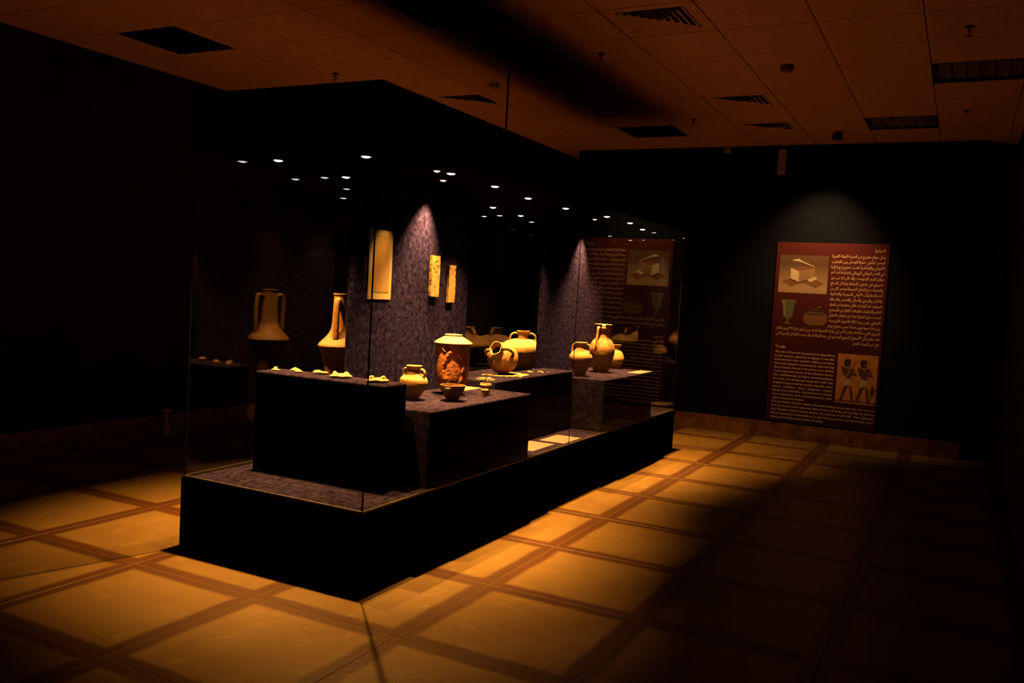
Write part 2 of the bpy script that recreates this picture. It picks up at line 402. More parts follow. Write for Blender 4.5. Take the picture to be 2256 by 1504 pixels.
# ------------------------------------------------------------------ display case
CL, CW, HP, HT = 5.094, 1.222, 0.389, 2.444
case = thing('display_case', 'long glass display case with a black plinth and black canopy header', 'display case', (0, 0, 0))
bm = bx((0, 0, 0), (CL, CW, HP-0.002), 0.004)
obj('plinth', bm, M['case'], case)
obj('plinth_cloth', bx((0.03, 0.03, HP-0.004), (CL-0.03, CW-0.03, HP)), M['velvet2'], case)
# header: four fascia boards, top and soffit
obj('header', bx((0, 0, SOFFIT+0.012), (CL, CW, HT), 0.003), M['case'], case)
obj('header_lip', box(box(box(box(bmesh.new(), (0, 0, SOFFIT-0.004), (CL, 0.02, SOFFIT+0.012)), (0, CW-0.02, SOFFIT-0.004), (CL, CW, SOFFIT+0.012)), (0, 0.02, SOFFIT-0.004), (0.02, CW-0.02, SOFFIT+0.012)), (CL-0.02, 0.02, SOFFIT-0.004), (CL, CW-0.02, SOFFIT+0.012)), M['case'], case)
obj('soffit', bx((0.02, 0.02, SOFFIT), (CL-0.02, CW-0.02, SOFFIT+0.012)), M['soffit'], case)
GI, GT = 0.012, 0.005
z0, z1 = HP, SOFFIT
def pane(a, b): obj('glass_pane', bx(a, b), M['glass'], case)
xm = 2.487; e = 0.004
pane((GI+GT+e, GI, z0), (xm-0.0015, GI+GT, z1)); pane((xm+0.0015, GI, z0), (CL-GI-GT-e, GI+GT, z1))
pane((GI+GT+e, CW-GI-GT, z0), (xm-0.0015, CW-GI, z1)); pane((xm+0.0015, CW-GI-GT, z0), (CL-GI-GT-e, CW-GI, z1))
pane((GI, GI+e, z0), (GI+GT, CW-GI-e, z1)); pane((CL-GI-GT, GI+e, z0), (CL-GI, CW-GI-e, z1))
for (sx, sy) in ((GI, GI), (GI, CW-GI-GT), (CL-GI-GT, GI), (CL-GI-GT, CW-GI-GT)):
    obj('corner_seam', bx((sx-0.0004, sy-0.0004, z0), (sx+GT+0.0004, sy+GT+0.0004, z1)), M['seam'], case)
for sy in (GI, CW-GI-GT):
    obj('joint_seam', bx((xm-0.0012, sy, z0), (xm+0.0012, sy+GT, z1)), M['seam'], case)
for a, b in (((0.006, 0.004, HP-0.002), (CL-0.006, GI-0.0005, HP+0.010)), ((0.006, CW-GI+0.0005, HP-0.002), (CL-0.006, CW-0.004, HP+0.010)),
             ((0.004, 0.013, HP-0.002), (GI-0.0005, CW-0.013, HP+0.010)), ((CL-GI+0.0005, 0.013, HP-0.002), (CL-0.004, CW-0.013, HP+0.010))):
    obj('glass_channel', bx(a, b, 0.001), M['channel'], case)
bm = bmesh.new(); lathe(bm, [(0.007, HT), (0.007, H+0.01)], 12, True, True, (2.36, 0.61)); lathe(bm, [(0.03, HT), (0.03, HT+0.006)], 16, True, True, (2.36, 0.61))
obj('hanging_rod', bm, M['steel'], case)
for (xa, xb) in ((0.61, 1.91), (3.12, 4.50)):
    obj('partition_panel', bx((xa, 0.60, HP), (xb, 0.63, SOFFIT), 0.003), M['velvet'], case)
# recessed spotlights in the soffit
def fitting(x, y, glow, r=0.026):
    bm = bmesh.new()
    lathe(bm, [(r+0.010, SOFFIT), (r+0.010, SOFFIT-0.003), (r, SOFFIT-0.004), (r-0.001, SOFFIT-0.0005)], 24, True, False, (x, y))
    f = obj('spotlight', bm, M['chrome'], case, True)
    bm = bmesh.new(); lathe(bm, [(0.002, SOFFIT-0.0105), (r*0.45, SOFFIT-0.0095), (r*0.8, SOFFIT-0.0065), (r-0.001, SOFFIT-0.0020), (r-0.001, SOFFIT-0.0010)], 20, True, True, (x, y))
    obj('lens', bm, M[glow], f)
for (x, y, a_, b_) in CASE_SPOTS: fitting(x, y, 'lamp')
for (x, y, a_, b_, c_) in PANEL_AND_FILL_SPOTS: fitting(x, y, 'lampdim', 0.02)  # also gives the added document fill a fitting

# ------------------------------------------------------------------ cloth covered blocks
def block(name, a, b, label, m='velvet2'):
    o = obj(name, bx((a[0], a[1], a[2]+0.001), b, 0.008), M[m], None, False)
    tag(o, label, 'plinth block'); return o
Z1, Z2, Z3, Z4, Z5, Z6 = 0.960, 0.815, 0.865, 0.812, 0.795, 0.62
block('cloth_covered_block', (0.387, 0.185, HP), (0.600, 1.083, Z1), 'tall narrow cloth-covered block near the left glass, bearing carved stone pieces')
block('cloth_covered_block', (0.625, 0.040, HP), (1.866, 0.598, Z2), 'low cloth-covered block in front, bearing the tall red broken jar and bowl')
block('cloth_covered_block', (1.868, 0.325, HP), (3.210, 0.598, Z3), 'middle cloth-covered block bearing the round jar and scattered coins')
block('cloth_covered_block', (3.215, 0.040, HP), (4.450, 0.598, Z4), 'far right cloth-covered block bearing three jugs and a label card')
block('cloth_covered_block', (1.98, 0.634, HP), (4.45, 1.180, Z5), 'cloth-covered block behind the coins, bearing the wide two-handled jar')
block('cloth_covered_block', (0.625, 0.634, HP), (1.90, 1.180, Z6), 'cloth-covered block behind the hanging panel, bearing the long-necked amphora')

# ------------------------------------------------------------------ pottery
def pot(bm, prof, th=0.006, seg=48, wob=None, floorz=None):
    outer = smoothprof(prof, 5)
    inner = [(max(r-th, 0.002), z) for r, z in reversed(outer) if z > prof[0][1]+0.012]
    allp = outer + inner
    lathe(bm, allp, seg, True, True, wob=wob)
def ring_wob(a1, a2, ph):
    return lambda a, z: a1*math.sin(2*a+ph)+a2*math.sin(3*a+ph*2+z*20)

# long-necked amphora behind the first block; its handles stand fore and aft
az = math.atan2(CAM.y-0.925, CAM.x-0.92)
t = thing('amphora', 'slender long-necked two-handled amphora standing behind the carved stone pieces', 'amphora', (0.925, 0.920, Z6), az-0.27)
bm = bmesh.new()
zz = Z6
pot(bm, [(0.030, 0.0), (0.034, 0.02), (0.040, 0.05), (0.058, 0.17), (0.082, 0.315), (0.104, 0.41), (0.126, 0.465), (0.128, 0.482), (0.112, 0.502), (0.080, 0.535), (0.058, 0.570), (0.050, 0.61), (0.046, 0.70), (0.044, 0.775), (0.045, 0.785), (0.048, 0.792), (0.047, 0.800)], 0.006)
obj('body', bm, M['orange'], t, True)
for s in (-1, 1):
    bm = bmesh.new(); tube(bm, [(s*0.042, 0, 0.745), (s*0.070, 0, 0.765), (s*0.086, 0, 0.748), (s*0.090, 0, 0.70), (s*0.090, 0, 0.60), (s*0.088, 0, 0.53), (s*0.082, 0, 0.512)], 0.019, 14, 0.55, side=(0, 1, 0))
    obj('handle', bm, M['orange'], t, True)

# small two-handled jug, left on the front block
t = thing('jug', 'small yellow two-handled jug standing left of the tall broken jar', 'jug', (0.985, 0.400, Z2), math.radians(-86))
bm = bmesh.new()
pot(bm, [(0.036, 0.0), (0.038, 0.006), (0.046, 0.025), (0.066, 0.055), (0.082, 0.088), (0.084, 0.108), (0.078, 0.128), (0.056, 0.148), (0.036, 0.160), (0.031, 0.172), (0.034, 0.188), (0.044, 0.198), (0.048, 0.203)], 0.005)
obj('body', bm, M['yellow'], t, True)
for s in (-1, 1):
    bm = bmesh.new(); tube(bm, [(s*0.031, 0, 0.176), (s*0.054, 0, 0.184), (s*0.070, 0, 0.172), (s*0.072, 0, 0.150), (s*0.066, 0, 0.134)], 0.0105, 12, 0.6, side=(0, 1, 0))
    obj('handle', bm, M['yellow'], t, True)

# tall broken jar
t = thing('storage_jar', 'tall red-brown jar with broken shoulder and torn side, behind the small bowl', 'jar', (1.395, 0.385, Z2), math.atan2(CAM.y-0.385, CAM.x-1.395))
def jar_prof(z):
    P = smoothprof([(0.050, 0.0), (0.056, 0.012), (0.078, 0.045), (0.098, 0.085), (0.106, 0.14), (0.109, 0.20), (0.110, 0.26), (0.111, 0.318), (0.110, 0.330)], 5)
    return P
rnd = random.Random(3)
bm = bmesh.new()
seg = 72
P = jar_prof(0)
P = [(r, z) for r, z in P]
Q = []
for a, b in zip(P, P[1:]):
    for k in range(2): Q.append((a[0]+(b[0]-a[0])*k/2, a[1]+(b[1]-a[1])*k/2))
Q.append(P[-1])
def torn(a, z):
    # a = 0 faces the visitor; worn hollow in the front wall where the skin has come away
    a = (a+PI) % (2*PI)-PI
    u = (a-0.10)/(0.62-0.9*max(0, z-0.2)); v = (z-0.155)/0.115
    d = u*u+v*v
    n = 0.10*math.sin(9*a+z*70)+0.08*math.sin(23*a-z*110)
    s = max(0, min(1, (1.0+n-d)*4.0))
    return -0.085*s + 0.006*math.sin(13*a+60*z)*s
rings = lathe(bm, Q, seg, True, False, wob=torn)
# hole under the shoulder, left of centre as one faces the jar
kill = []
for f in bm.faces:
    c = f.calc_center_median(); a = math.atan2(c.y, c.x)
    if 0.262+0.012*math.sin(a*17) < c.z < 0.312 and -0.62 < a < -0.18 + 0.1*math.sin(c.z*200): kill.append(f)
bmesh.ops.delete(bm, geom=kill, context='FACES')
o = obj('body', bm, M['red'], t, True)
md = o.modifiers.new('wall', 'SOLIDIFY'); md.thickness = 0.007; md.offset = -1
bm = bmesh.new()
def rag(a, z):
    a = (a+PI) % (2*PI)-PI
    return 0.012*math.sin(5*a)+0.010*math.sin(14*a+1)
lathe(bm, smoothprof([(0.104, 0.322), (0.121, 0.327), (0.117, 0.334), (0.094, 0.349), (0.070, 0.363), (0.055, 0.371), (0.056, 0.380), (0.053, 0.383), (0.046, 0.380), (0.044, 0.37), (0.060, 0.357), (0.09, 0.340), (0.104, 0.322)], 4), seg, False, False, wob=lambda a, z: rag(a, z) if z < 0.345 else 0)
obj('shoulder', bm, M['buff'], t, True)
bm = bmesh.new()   # the scrap of shoulder that hangs over the hole
tube(bm, [(0.109*math.cos(-0.52), 0.109*math.sin(-0.52), 0.325), (0.111*math.cos(-0.60), 0.111*math.sin(-0.60), 0.305), (0.112*math.cos(-0.56), 0.112*math.sin(-0.56), 0.285), (0.112*math.cos(-0.40), 0.112*math.sin(-0.40), 0.276)], [0.012, 0.009, 0.006, 0.003], 8, 0.5)
obj('hanging_sherd', bm, M['buff'], t, True)['label'] = 'pale broken scrap over the hole'

# bowl with a ledge handle
t = thing('bowl', 'small deep bowl with a chipped ledge handle in front of the tall jar', 'bowl', (1.135, 0.215, Z2), math.atan2(CAM.y-0.215, CAM.x-1.135))
bm = bmesh.new()
pot(bm, [(0.036, 0.0), (0.037, 0.006), (0.044, 0.018), (0.060, 0.045), (0.070, 0.068), (0.075, 0.085), (0.0765, 0.094)], 0.005, 56)
obj('body', bm, M['orange'], t, True)
bm = bmesh.new()
n = 14; ver = []
for k in range(n+1):
    a = -0.62+0.50*k/n; r = 0.078+0.016*math.sin(PI*k/n)**0.6+0.002*math.sin(k*2.3)
    ver.append((a, r))
lo = [bm.verts.new((r*math.cos(a), r*math.sin(a), 0.074)) for a, r in ver]; hi = [bm.verts.new((r*math.cos(a), r*math.sin(a), 0.082)) for a, r in ver]
li = [bm.verts.new((0.069*math.cos(a), 0.069*math.sin(a), 0.070)) for a, r in ver]; hh = [bm.verts.new((0.071*math.cos(a), 0.071*math.sin(a), 0.082)) for a, r in ver]
for k in range(n):
    bm.faces.new((lo[k], lo[k+1], hi[k+1], hi[k])); bm.faces.new((hi[k], hi[k+1], hh[k+1], hh[k])); bm.faces.new((li[k], li[k+1], lo[k+1], lo[k]))
obj('ledge_handle', bm, M['buff'], t, True)

# two little cups at the right end of the front block
def cup(loc, rz, sc, label, tilt=0, m='yellow'):
    t = thing('cup', label, 'cup', loc, rz)
    bm = bmesh.new(); pot(bm, [(0.013, 0.0), (0.015, 0.004), (0.018, 0.02), (0.021, 0.040), (0.022, 0.050)], 0.003, 32, wob=lambda a, z: 0.04*math.sin(3*a)+(0.05*math.sin(7*a) if z > 0.045 else 0))
    bmesh.ops.scale(bm, vec=(sc, sc, sc), verts=bm.verts)
    obj('body', bm, M[m], t, True)
    bm = bmesh.new(); lathe(bm, [(0.0215*sc, 0.040*sc), (0.0245*sc, 0.0415*sc), (0.0245*sc, 0.045*sc), (0.0218*sc, 0.047*sc)], 32, False, False, wob=lambda a, z: 0.05*math.sin(3*a)+0.04*math.sin(7*a))
    obj('rim_band', bm, M['buff'], t, True); return t
cup((1.462, 0.175, Z2), math.radians(-30), 0.98, 'small short cup in front of the taller cup at the block edge')
cup((1.545, 0.215, Z2), math.radians(-60), 1.50, 'taller small cup behind the short cup beside the label')

# round jar lying back, mouth to the visitor
gp = Vector((2.425, 0.462+0.105, Z3))
t = thing('round_jar', 'round two-handled jar lying tilted among scattered coins, mouth facing out', 'jar', gp)
axis = Vector((CAM.x-gp.x, CAM.y-gp.y, 0)).normalized()
left = Vector((0, 0, 1)).cross(axis)      # visitor's right-hand side sign handled below
axis = (axis*0.82 + Vector((0, 0, 0.46)) - left*0.30).normalized()
bm = bmesh.new()
pot(bm, [(0.020, -0.112), (0.050, -0.106), (0.088, -0.078), (0.112, -0.034), (0.117, 0.010), (0.103, 0.060), (0.072, 0.096), (0.050, 0.110), (0.044, 0.122), (0.044, 0.160), (0.048, 0.176), (0.050, 0.184)], 0.006, 56, wob=lambda a, z: 0.10*math.sin(2*a+2)+0.05*math.sin(5*a) if z > 0.14 else 0.012*math.sin(5*a))
rot = axis.to_track_quat('Z', 'X').to_matrix().to_4x4()
lift = Matrix.Translation((0, 0, 0.118))
bmesh.ops.transform(bm, matrix=lift @ rot, verts=bm.verts)
zmin = min(v.co.z for v in bm.verts)
bmesh.ops.translate(bm, vec=(0, 0, -zmin+0.001), verts=bm.verts)
obj('body', bm, M['yellow'], t, True)
hx = rot.inverted().to_3x3() @ left.normalized()
hx = Vector((hx.x, hx.y, 0)).normalized()
for s in (-1, 1):
    bm = bmesh.new()
    tube(bm, [hx*s*0.036+Vector((0, 0, 0.150)), hx*s*0.066+Vector((0, 0, 0.156)), hx*s*0.088+Vector((0, 0, 0.138)), hx*s*0.100+Vector((0, 0, 0.100)), hx*s*0.100+Vector((0, 0, 0.055))], [0.013, 0.014, 0.012, 0.011, 0.011], 12, 0.7)
    bmesh.ops.transform(bm, matrix=lift @ rot, verts=bm.verts); bmesh.ops.translate(bm, vec=(0, 0, -zmin+0.001), verts=bm.verts)
    obj('handle', bm, M['yellow'], t, True)

# wide two-handled jar behind, and the darker one hidden by the second panel
def wide_jar(loc, rz, m, label, sc=1.0):
    t = thing('wide_jar', label, 'jar', loc, rz)
    bm = bmesh.new()
    pot(bm, [(0.045, 0.0), (0.060, 0.004), (0.105, 0.030), (0.160, 0.085), (0.192, 0.150), (0.200, 0.185), (0.186, 0.222), (0.145, 0.255), (0.095, 0.274), (0.050, 0.284), (0.043, 0.295), (0.044, 0.325), (0.055, 0.340), (0.058, 0.347), (0.056, 0.352)], 0.007, 64)
    bmesh.ops.scale(bm, vec=(sc,)*3, verts=bm.verts)
    obj('body', bm, M[m], t, True)
    for s in (-1, 1):
        bm = bmesh.new(); tube(bm, [(s*0.043, 0, 0.322), (s*0.075, 0, 0.330), (s*0.103, 0, 0.312), (s*0.112, 0, 0.285), (s*0.112, 0, 0.262)], 0.0125, 12, 0.7, side=(0, 1, 0))
        bmesh.ops.scale(bm, vec=(sc,)*3, verts=bm.verts)
        obj('handle', bm, M[m], t, True)
    return t
wide_jar((3.475, 0.930, Z5), math.radians(-60), 'yellow', 'wide two-handled yellow jar behind the coins, half hidden by the right panel')
wide_jar((3.985, 0.935, Z5), math.radians(-5), 'brown', 'dark brown wide two-handled jar seen only as reflection behind the yellow jar', 0.96)

# three jugs on the right hand block
t = thing('jug', 'yellow two-handled jug standing nearest on the right block', 'jug', (3.385, 0.335, Z4), math.radians(-82))
bm = bmesh.new()
pot(bm, [(0.048, 0.0), (0.049, 0.008), (0.056, 0.035), (0.080, 0.092), (0.096, 0.145), (0.094, 0.170), (0.074, 0.200), (0.048, 0.222), (0.037, 0.240), (0.038, 0.262), (0.048, 0.276), (0.053, 0.281)], 0.006)
obj('body', bm, M['yellow'], t, True)
for s in (-1, 1):
    bm = bmesh.new(); tube(bm, [(s*0.040, 0, 0.262), (s*0.060, 0, 0.266), (s*0.075, 0, 0.245), (s*0.078, 0, 0.215), (s*0.076, 0, 0.185)], 0.010, 12, 0.75, side=(0, 1, 0))
    obj('handle', bm, M['yellow'], t, True)
t = thing('jug', 'tall streaked jug with a chipped rim, middle of the three on the right block', 'jug', (3.905, 0.352, Z4), math.atan2(CAM.y-0.352, CAM.x-3.905))
bm = bmesh.new()
pot(bm, [(0.066, 0.0), (0.068, 0.008), (0.078, 0.04), (0.101, 0.11), (0.113, 0.175), (0.111, 0.225), (0.092, 0.270), (0.066, 0.300), (0.056, 0.325), (0.056, 0.370), (0.066, 0.385), (0.068, 0.396), (0.062, 0.405), (0.068, 0.420), (0.080, 0.428)], 0.006, 72)
kill = [f for f in bm.faces if f.calc_center_median().z > 0.398+0.02*abs(math.sin(3*math.atan2(f.calc_center_median().y, f.calc_center_median().x))) and -0.15 < math.atan2(f.calc_center_median().y, f.calc_center_median().x) < 0.35]
bmesh.ops.delete(bm, geom=kill, context='FACES')
obj('body', bm, M['streak'], t, True)
bm = bmesh.new(); d1 = Vector((math.cos(-0.5), math.sin(-0.5), 0))
tube(bm, [d1*0.064+Vector((0, 0, 0.40)), d1*0.092+Vector((0, 0, 0.395)), d1*0.098+Vector((0, 0, 0.355)), d1*0.108+Vector((0, 0, 0.285)), d1*0.112+Vector((0, 0, 0.225))], [0.014, 0.013, 0.011, 0.011, 0.013], 12, 0.6, side=(-d1.y, d1.x, 0))
obj('handle', bm, M['streak'], t, True)
t = thing('jug', 'small round-bodied jug behind and right of the tall streaked jug', 'jug', (4.400, 0.400, Z4), math.radians(60))
bm = bmesh.new()
pot(bm, [(0.038, 0.0), (0.040, 0.006), (0.056, 0.03), (0.074, 0.075), (0.076, 0.105), (0.062, 0.145), (0.042, 0.170), (0.034, 0.185), (0.035, 0.205), (0.044, 0.218), (0.048, 0.226)], 0.005)
obj('body', bm, M['yellow'], t, True)
bm = bmesh.new(); tube(bm, [(0.036, 0, 0.205), (0.062, 0, 0.208), (0.074, 0, 0.175), (0.070, 0, 0.130)], 0.009, 12, 0.7, side=(0, 1, 0))
obj('handle', bm, M['yellow'], t, True)

# ------------------------------------------------------------------ carved stone pieces on the tall block
def blob(spheres, seed, amp=0.003, vox=0.004):
    bm = bmesh.new()
    for (c, r) in spheres:
        q = bmesh.ops.create_uvsphere(bm, u_segments=20, v_segments=12, radius=1.0)
        bmesh.ops.scale(bm, vec=r, verts=q['verts']); bmesh.ops.translate(bm, vec=c, verts=q['verts'])
    me = bpy.data.meshes.new('b'); bm.to_mesh(me); bm.free()
    o = bpy.data.objects.new('b', me); C.objects.link(o)
    md = o.modifiers.new('r', 'REMESH'); md.mode = 'VOXEL'; md.voxel_size = vox
    m2 = o.modifiers.new('s', 'SMOOTH'); m2.iterations = 4; m2.factor = 0.5
    dg = bpy.context.evaluated_depsgraph_get(); dg.update()
    me2 = bpy.data.meshes.new_from_object(o.evaluated_get(dg)); bpy.data.objects.remove(o)
    out = bmesh.new(); out.from_mesh(me2)
    rr = random.Random(seed); ph = [rr.uniform(0, 6) for _ in range(6)]
    for v in out.verts:
        n = math.sin(v.co.x*140+ph[0])*math.sin(v.co.y*120+ph[1])+0.6*math.sin(v.co.z*260+ph[2]+v.co.x*90)
        v.co += v.normal*amp*n*0.5
        if v.co.z < 0: v.co.z = 0
    bmesh.ops.translate(out, vec=(0, 0, 0.0008), verts=out.verts)
    return out
def shard(loc, rz, sph, label, name='carved_stone', seed=1, amp=0.003):
    o = obj(name, blob(sph, seed, amp), M['shard'], None, True, loc); o.rotation_euler = (0, 0, rz)
    tag(o, label, 'artefact', 'carved stone pieces on the tall block'); return o
vr = math.atan2(CAM.y-0.6, CAM.x-0.55)-PI/2
knob = [((0, 0, 0.010), (0.066, 0.030, 0.012)), ((-0.030, 0.0, 0.022), (0.016, 0.016, 0.015)), ((0.032, 0.0, 0.022), (0.016, 0.016, 0.015)), ((0, -0.02, 0.012), (0.020, 0.026, 0.011)), ((0, 0, 0.018), (0.040, 0.010, 0.008))]
shard((0.492, 0.555, Z1), vr, knob, 'two-knobbed pale stone piece directly beneath the amphora on the block', seed=2)
shard((0.492, 0.305, Z1), vr+0.1, knob, 'two-knobbed pale stone piece nearest the corner of the block', seed=3)
shard((0.545, 0.745, Z1), vr+0.2, [((0, 0, 0.010), (0.044, 0.024, 0.007)), ((0.018, 0, 0.017), (0.022, 0.016, 0.008)), ((-0.03, 0, 0.004), (0.014, 0.016, 0.004))], 'flat slanting pale stone sliver left of the two-knobbed pieces', seed=4)
shard((0.520, 0.885, Z1), vr, [((0, 0, 0.005), (0.028, 0.022, 0.006)), ((0.003, 0, 0.012), (0.014, 0.012, 0.009))], 'small humped pale stone in front of the flat wedge', seed=5)
shard((0.565, 0.945, Z1), vr, [((0, 0, 0.005), (0.034, 0.02, 0.006)), ((0.004, 0, 0.011), (0.018, 0.012, 0.007))], 'flat pale stone wedge behind the small humped stone', seed=6)
shard((0.485, 1.022, Z1), vr, [((0, 0, 0.004), (0.028, 0.02, 0.005)), ((0.002, 0, 0.012), (0.012, 0.010, 0.011))], 'small pointed pale stone alone at the far left end', seed=7)
shard((0.585, 0.218, Z1), 0, [((0, 0, 0.005), (0.006, 0.006, 0.006))], 'tiny pale pebble at the right corner of the tall block', 'pebble', seed=8, amp=0.001)

# ------------------------------------------------------------------ things on the panel
yp = 0.598
t = thing('framed_document', 'tall papyrus document in a pale mount hung on the left panel', 'document', (0.866, yp, 1.40))
obj('mount', bx((-0.115, -0.006, 0.0), (0.115, 0, 0.408), 0.001), M['mount'], t)
pp = obj('papyrus_sheet', bx((-0.068, -0.0075, 0.043), (0.088, -0.0062, 0.377)), M['papyrus'], t)
bm = bmesh.new(); rr = random.Random(5)
for k in range(31):
    z = 0.318-k*0.0082
    n = 16; xa = -0.062+rr.uniform(-.002, .002); xb = 0.040+rr.uniform(-.012, .006)
    up_, dn = [], []
    for q in range(n+1):
        x = xa+(xb-xa)*q/n; dz = -0.004*math.sin(q/n*1.6)*(1 if k < 6 else 0.6)+rr.uniform(-.0006, .0006)
        up_.append(bm.verts.new((x, -0.0078, z+dz+0.0016))); dn.append(bm.verts.new((x, -0.0078, z+dz-0.0014)))
    for q in range(n):
        if rr.random() < 0.10: continue
        bm.faces.new((dn[q], dn[q+1], up_[q+1], up_[q]))
for (cx, cz) in ((-0.02, 0.058), (0.012, 0.062), (0.030, 0.072), (0.044, 0.330)):
    box(bm, (cx-0.010, -0.0079, cz-0.003), (cx+0.010, -0.0076, cz+0.003))
o = obj('handwriting', bm, M['ink'], pp); o['kind'] = 'stuff'
for (cx, cz) in ((0.105, 0.394), (-0.106, 0.016), (-0.107, 0.184)):
    bm = bmesh.new(); box(bm, (cx-0.003, -0.0085, cz-0.004), (cx+0.003, -0.0055, cz+0.004), 0.0005); obj('mount_pin', bm, M['ink'], t)
def plank(name, x0, x1, z0, z1, th, seed, m, label, ragged):
    rr = random.Random(seed); bm = bmesh.new(); n = 30
    L_, R_ = [], []
    for k in range(n+1):
        z = z0+(z1-z0)*k/n; f = k/n
        L_.append((x0+rr.uniform(-1, 1)*0.0002+0.0004*math.sin(k*.7+seed), z+(0.002*math.sin(seed) if k in (0, n) else 0)))
        R_.append((x1+ragged*(0.6*math.sin(f*9+seed)+rr.uniform(-.5, .5)), z))
    fl = [[bm.verts.new((x, y, z)) for x, z in L_] for y in (-th, -0.003)]; fr = [[bm.verts.new((x, y, z)) for x, z in R_] for y in (-th, -0.003)]
    for k in range(n):
        bm.faces.new((fl[0][k], fr[0][k], fr[0][k+1], fl[0][k+1])); bm.faces.new((fr[1][k], fl[1][k], fl[1][k+1], fr[1][k+1]))
        bm.faces.new((fl[1][k], fl[0][k], fl[0][k+1], fl[1][k+1])); bm.faces.new((fr[0][k], fr[1][k], fr[1][k+1], fr[0][k+1]))
    bm.faces.new((fl[0][0], fl[1][0], fr[1][0], fr[0][0])); bm.faces.new((fl[0][n], fr[0][n], fr[1][n], fl[1][n]))
    t = thing(name, label, 'tablet', (0.5*(x0+x1), yp, z0))
    bmesh.ops.translate(bm, vec=(-0.5*(x0+x1), 0, -z0), verts=bm.verts)
    b = obj('tablet_board', bm, M[m], t)
    for k in range(7):
        cz = rr.uniform(0.02, z1-z0-0.02); cx = rr.uniform(-0.03, 0.03)
        q = bmesh.new(); tube(q, [(cx-0.012, -th-0.0002, cz), (cx, -th-0.0002, cz+rr.uniform(-.006, .006)), (cx+0.013, -th-0.0002, cz+rr.uniform(-.012, .004))], [0.0005, 0.0014, 0.0005], 6, 0.4, 3)
        obj('crack', q, M['ink'], t)
    q = bmesh.new(); lathe(q, [(0.003, 0), (0.003, 0.010)], 8, True, True); bmesh.ops.rotate(q, cent=(0, 0, 0), matrix=Matrix.Rotation(PI/2, 3, 'X'), verts=q.verts); bmesh.ops.translate(q, vec=(0, 0.0, 0.5*(z1-z0)), verts=q.verts)
    obj('fixing_pin', q, M['steel'], t); return t
plank('inscribed_tablet', 1.400, 1.497, 1.427, 1.692, 0.022, 2, 'tablet', 'upright pale yellow tablet hung in the middle of the left panel', 0.002)
plank('inscribed_tablet', 1.620, 1.702, 1.394, 1.642, 0.020, 5, 'tablet2', 'narrower worn tablet with ragged edge at the right of the left panel', 0.006)

# ------------------------------------------------------------------ label cards
def card(x0, x1, y0, y1, z, label, rz=0.0):
    cx, cy = (x0+x1)/2, (y0+y1)/2
    o = obj('label_card', bx((x0-cx, y0-cy, 0.0005), (x1-cx, y1-cy, 0.002)), M['paper'], None, False, (cx, cy, z)); o.rotation_euler = (0, 0, rz)
    tag(o, label, 'label', 'label cards in the case'); return o
card(1.56, 1.852, 0.412, 0.575, Z2, 'pale label card lying behind the bowl on the front block')
card(4.09, 4.44, 0.045, 0.165, Z4, 'pale label card lying at the right edge of the jug block')
card(2.500, 2.826, 0.058, 0.262, HP, 'pale label card on the case floor, the right one of the pair', 0)
card(2.06, 2.425, 0.098, 0.300, HP, 'pale label card on the case floor, half hidden by the front block', 0)
card(4.47, 4.80, 0.17, 0.36, HP, 'pale label card on the case floor at the far right end')

# ------------------------------------------------------------------ coins
bm = bmesh.new(); lathe(bm, [(0.0085, 0), (0.0095, 0.0006), (0.0095, 0.0017), (0.0085, 0.0022)], 14, True, True)
cm = bpy.data.meshes.new('coin'); bm.normal_update(); bm.to_mesh(cm); bm.free(); cm.materials.append(M['coin'])
def coin(x, y, z, label, group, sc=1.0, tx=0, ty=0):
    o = linkmesh('coin', cm, None, (x, y, z), (tx, ty, random.uniform(0, 6))); o.scale = (sc, sc*random.uniform(0.9, 1.05), sc); return tag(o, label, 'coin', group)
placed = []
def free(x, y, r): return all((x-a)**2+(y-b)**2 > (r+c)**2 for a, b, c in placed)
rv = Vector((CAM.x-gp.x, CAM.y-gp.y)).normalized(); sv = Vector((-rv.y, rv.x))
k = 0; tries = 0
while k < 92 and tries < 20000:
    tries += 1
    a = random.uniform(0, 2*PI); rad = random.gauss(1.0, 0.09)
    p = Vector((gp.x, gp.y)) + sv*(0.155*rad*math.cos(a)) + rv*(0.150*rad*math.sin(a)) + rv*0.02
    x, y = p; sc = random.uniform(0.9, 1.35)
    if not (1.89 < x < 3.19 and 0.34 < y < 0.625) or not free(x, y, 0.0088*sc) or (x-gp.x)**2+(y-gp.y)**2 < 0.11**2: continue
    placed.append((x, y, 0.0088*sc)); k += 1
    coin(x, y, Z3+0.0008, 'small bronze coin in the ring of coins around the round jar', 'coins ringed around the round jar', sc)
k = 0; tries = 0; pile = []
while k < 34 and tries < 6000:
    tries += 1
    x = random.gauss(1.925, 0.03); y = random.gauss(0.44, 0.035); sc = random.uniform(0.95, 1.3)
    if not (1.885 < x < 1.99 and 0.355 < y < 0.53): continue
    lay = 0
    for (a, b, c, l) in pile:
        if (x-a)**2+(y-b)**2 < (0.0095*(sc+c))**2: lay = max(lay, l+1)
    if lay > 4: continue
    pile.append((x, y, sc, lay)); k += 1
    coin(x, y, Z3+0.0008+lay*0.0034, 'bronze coin in the small heap left of the round jar', 'coins heaped left of the round jar', sc)
coin(2.735, 0.480, Z3+0.001, 'large pale coin lying alone right of the coin ring', None, 2.4)
coin(2.79, 0.515, Z3+0.001, 'pale coin just beyond the large lone coin', None, 1.5)
coin(2.85, 0.450, Z3+0.001, 'lone pale coin farthest right on the middle block', None, 2.2)
coin(2.80, 0.405, Z3+0.001, 'little coin near the front edge of the middle block', None, 1.2)
coin(2.90, 0.400, Z3+0.001, 'tiny coin last towards the jug block', None, 0.8)

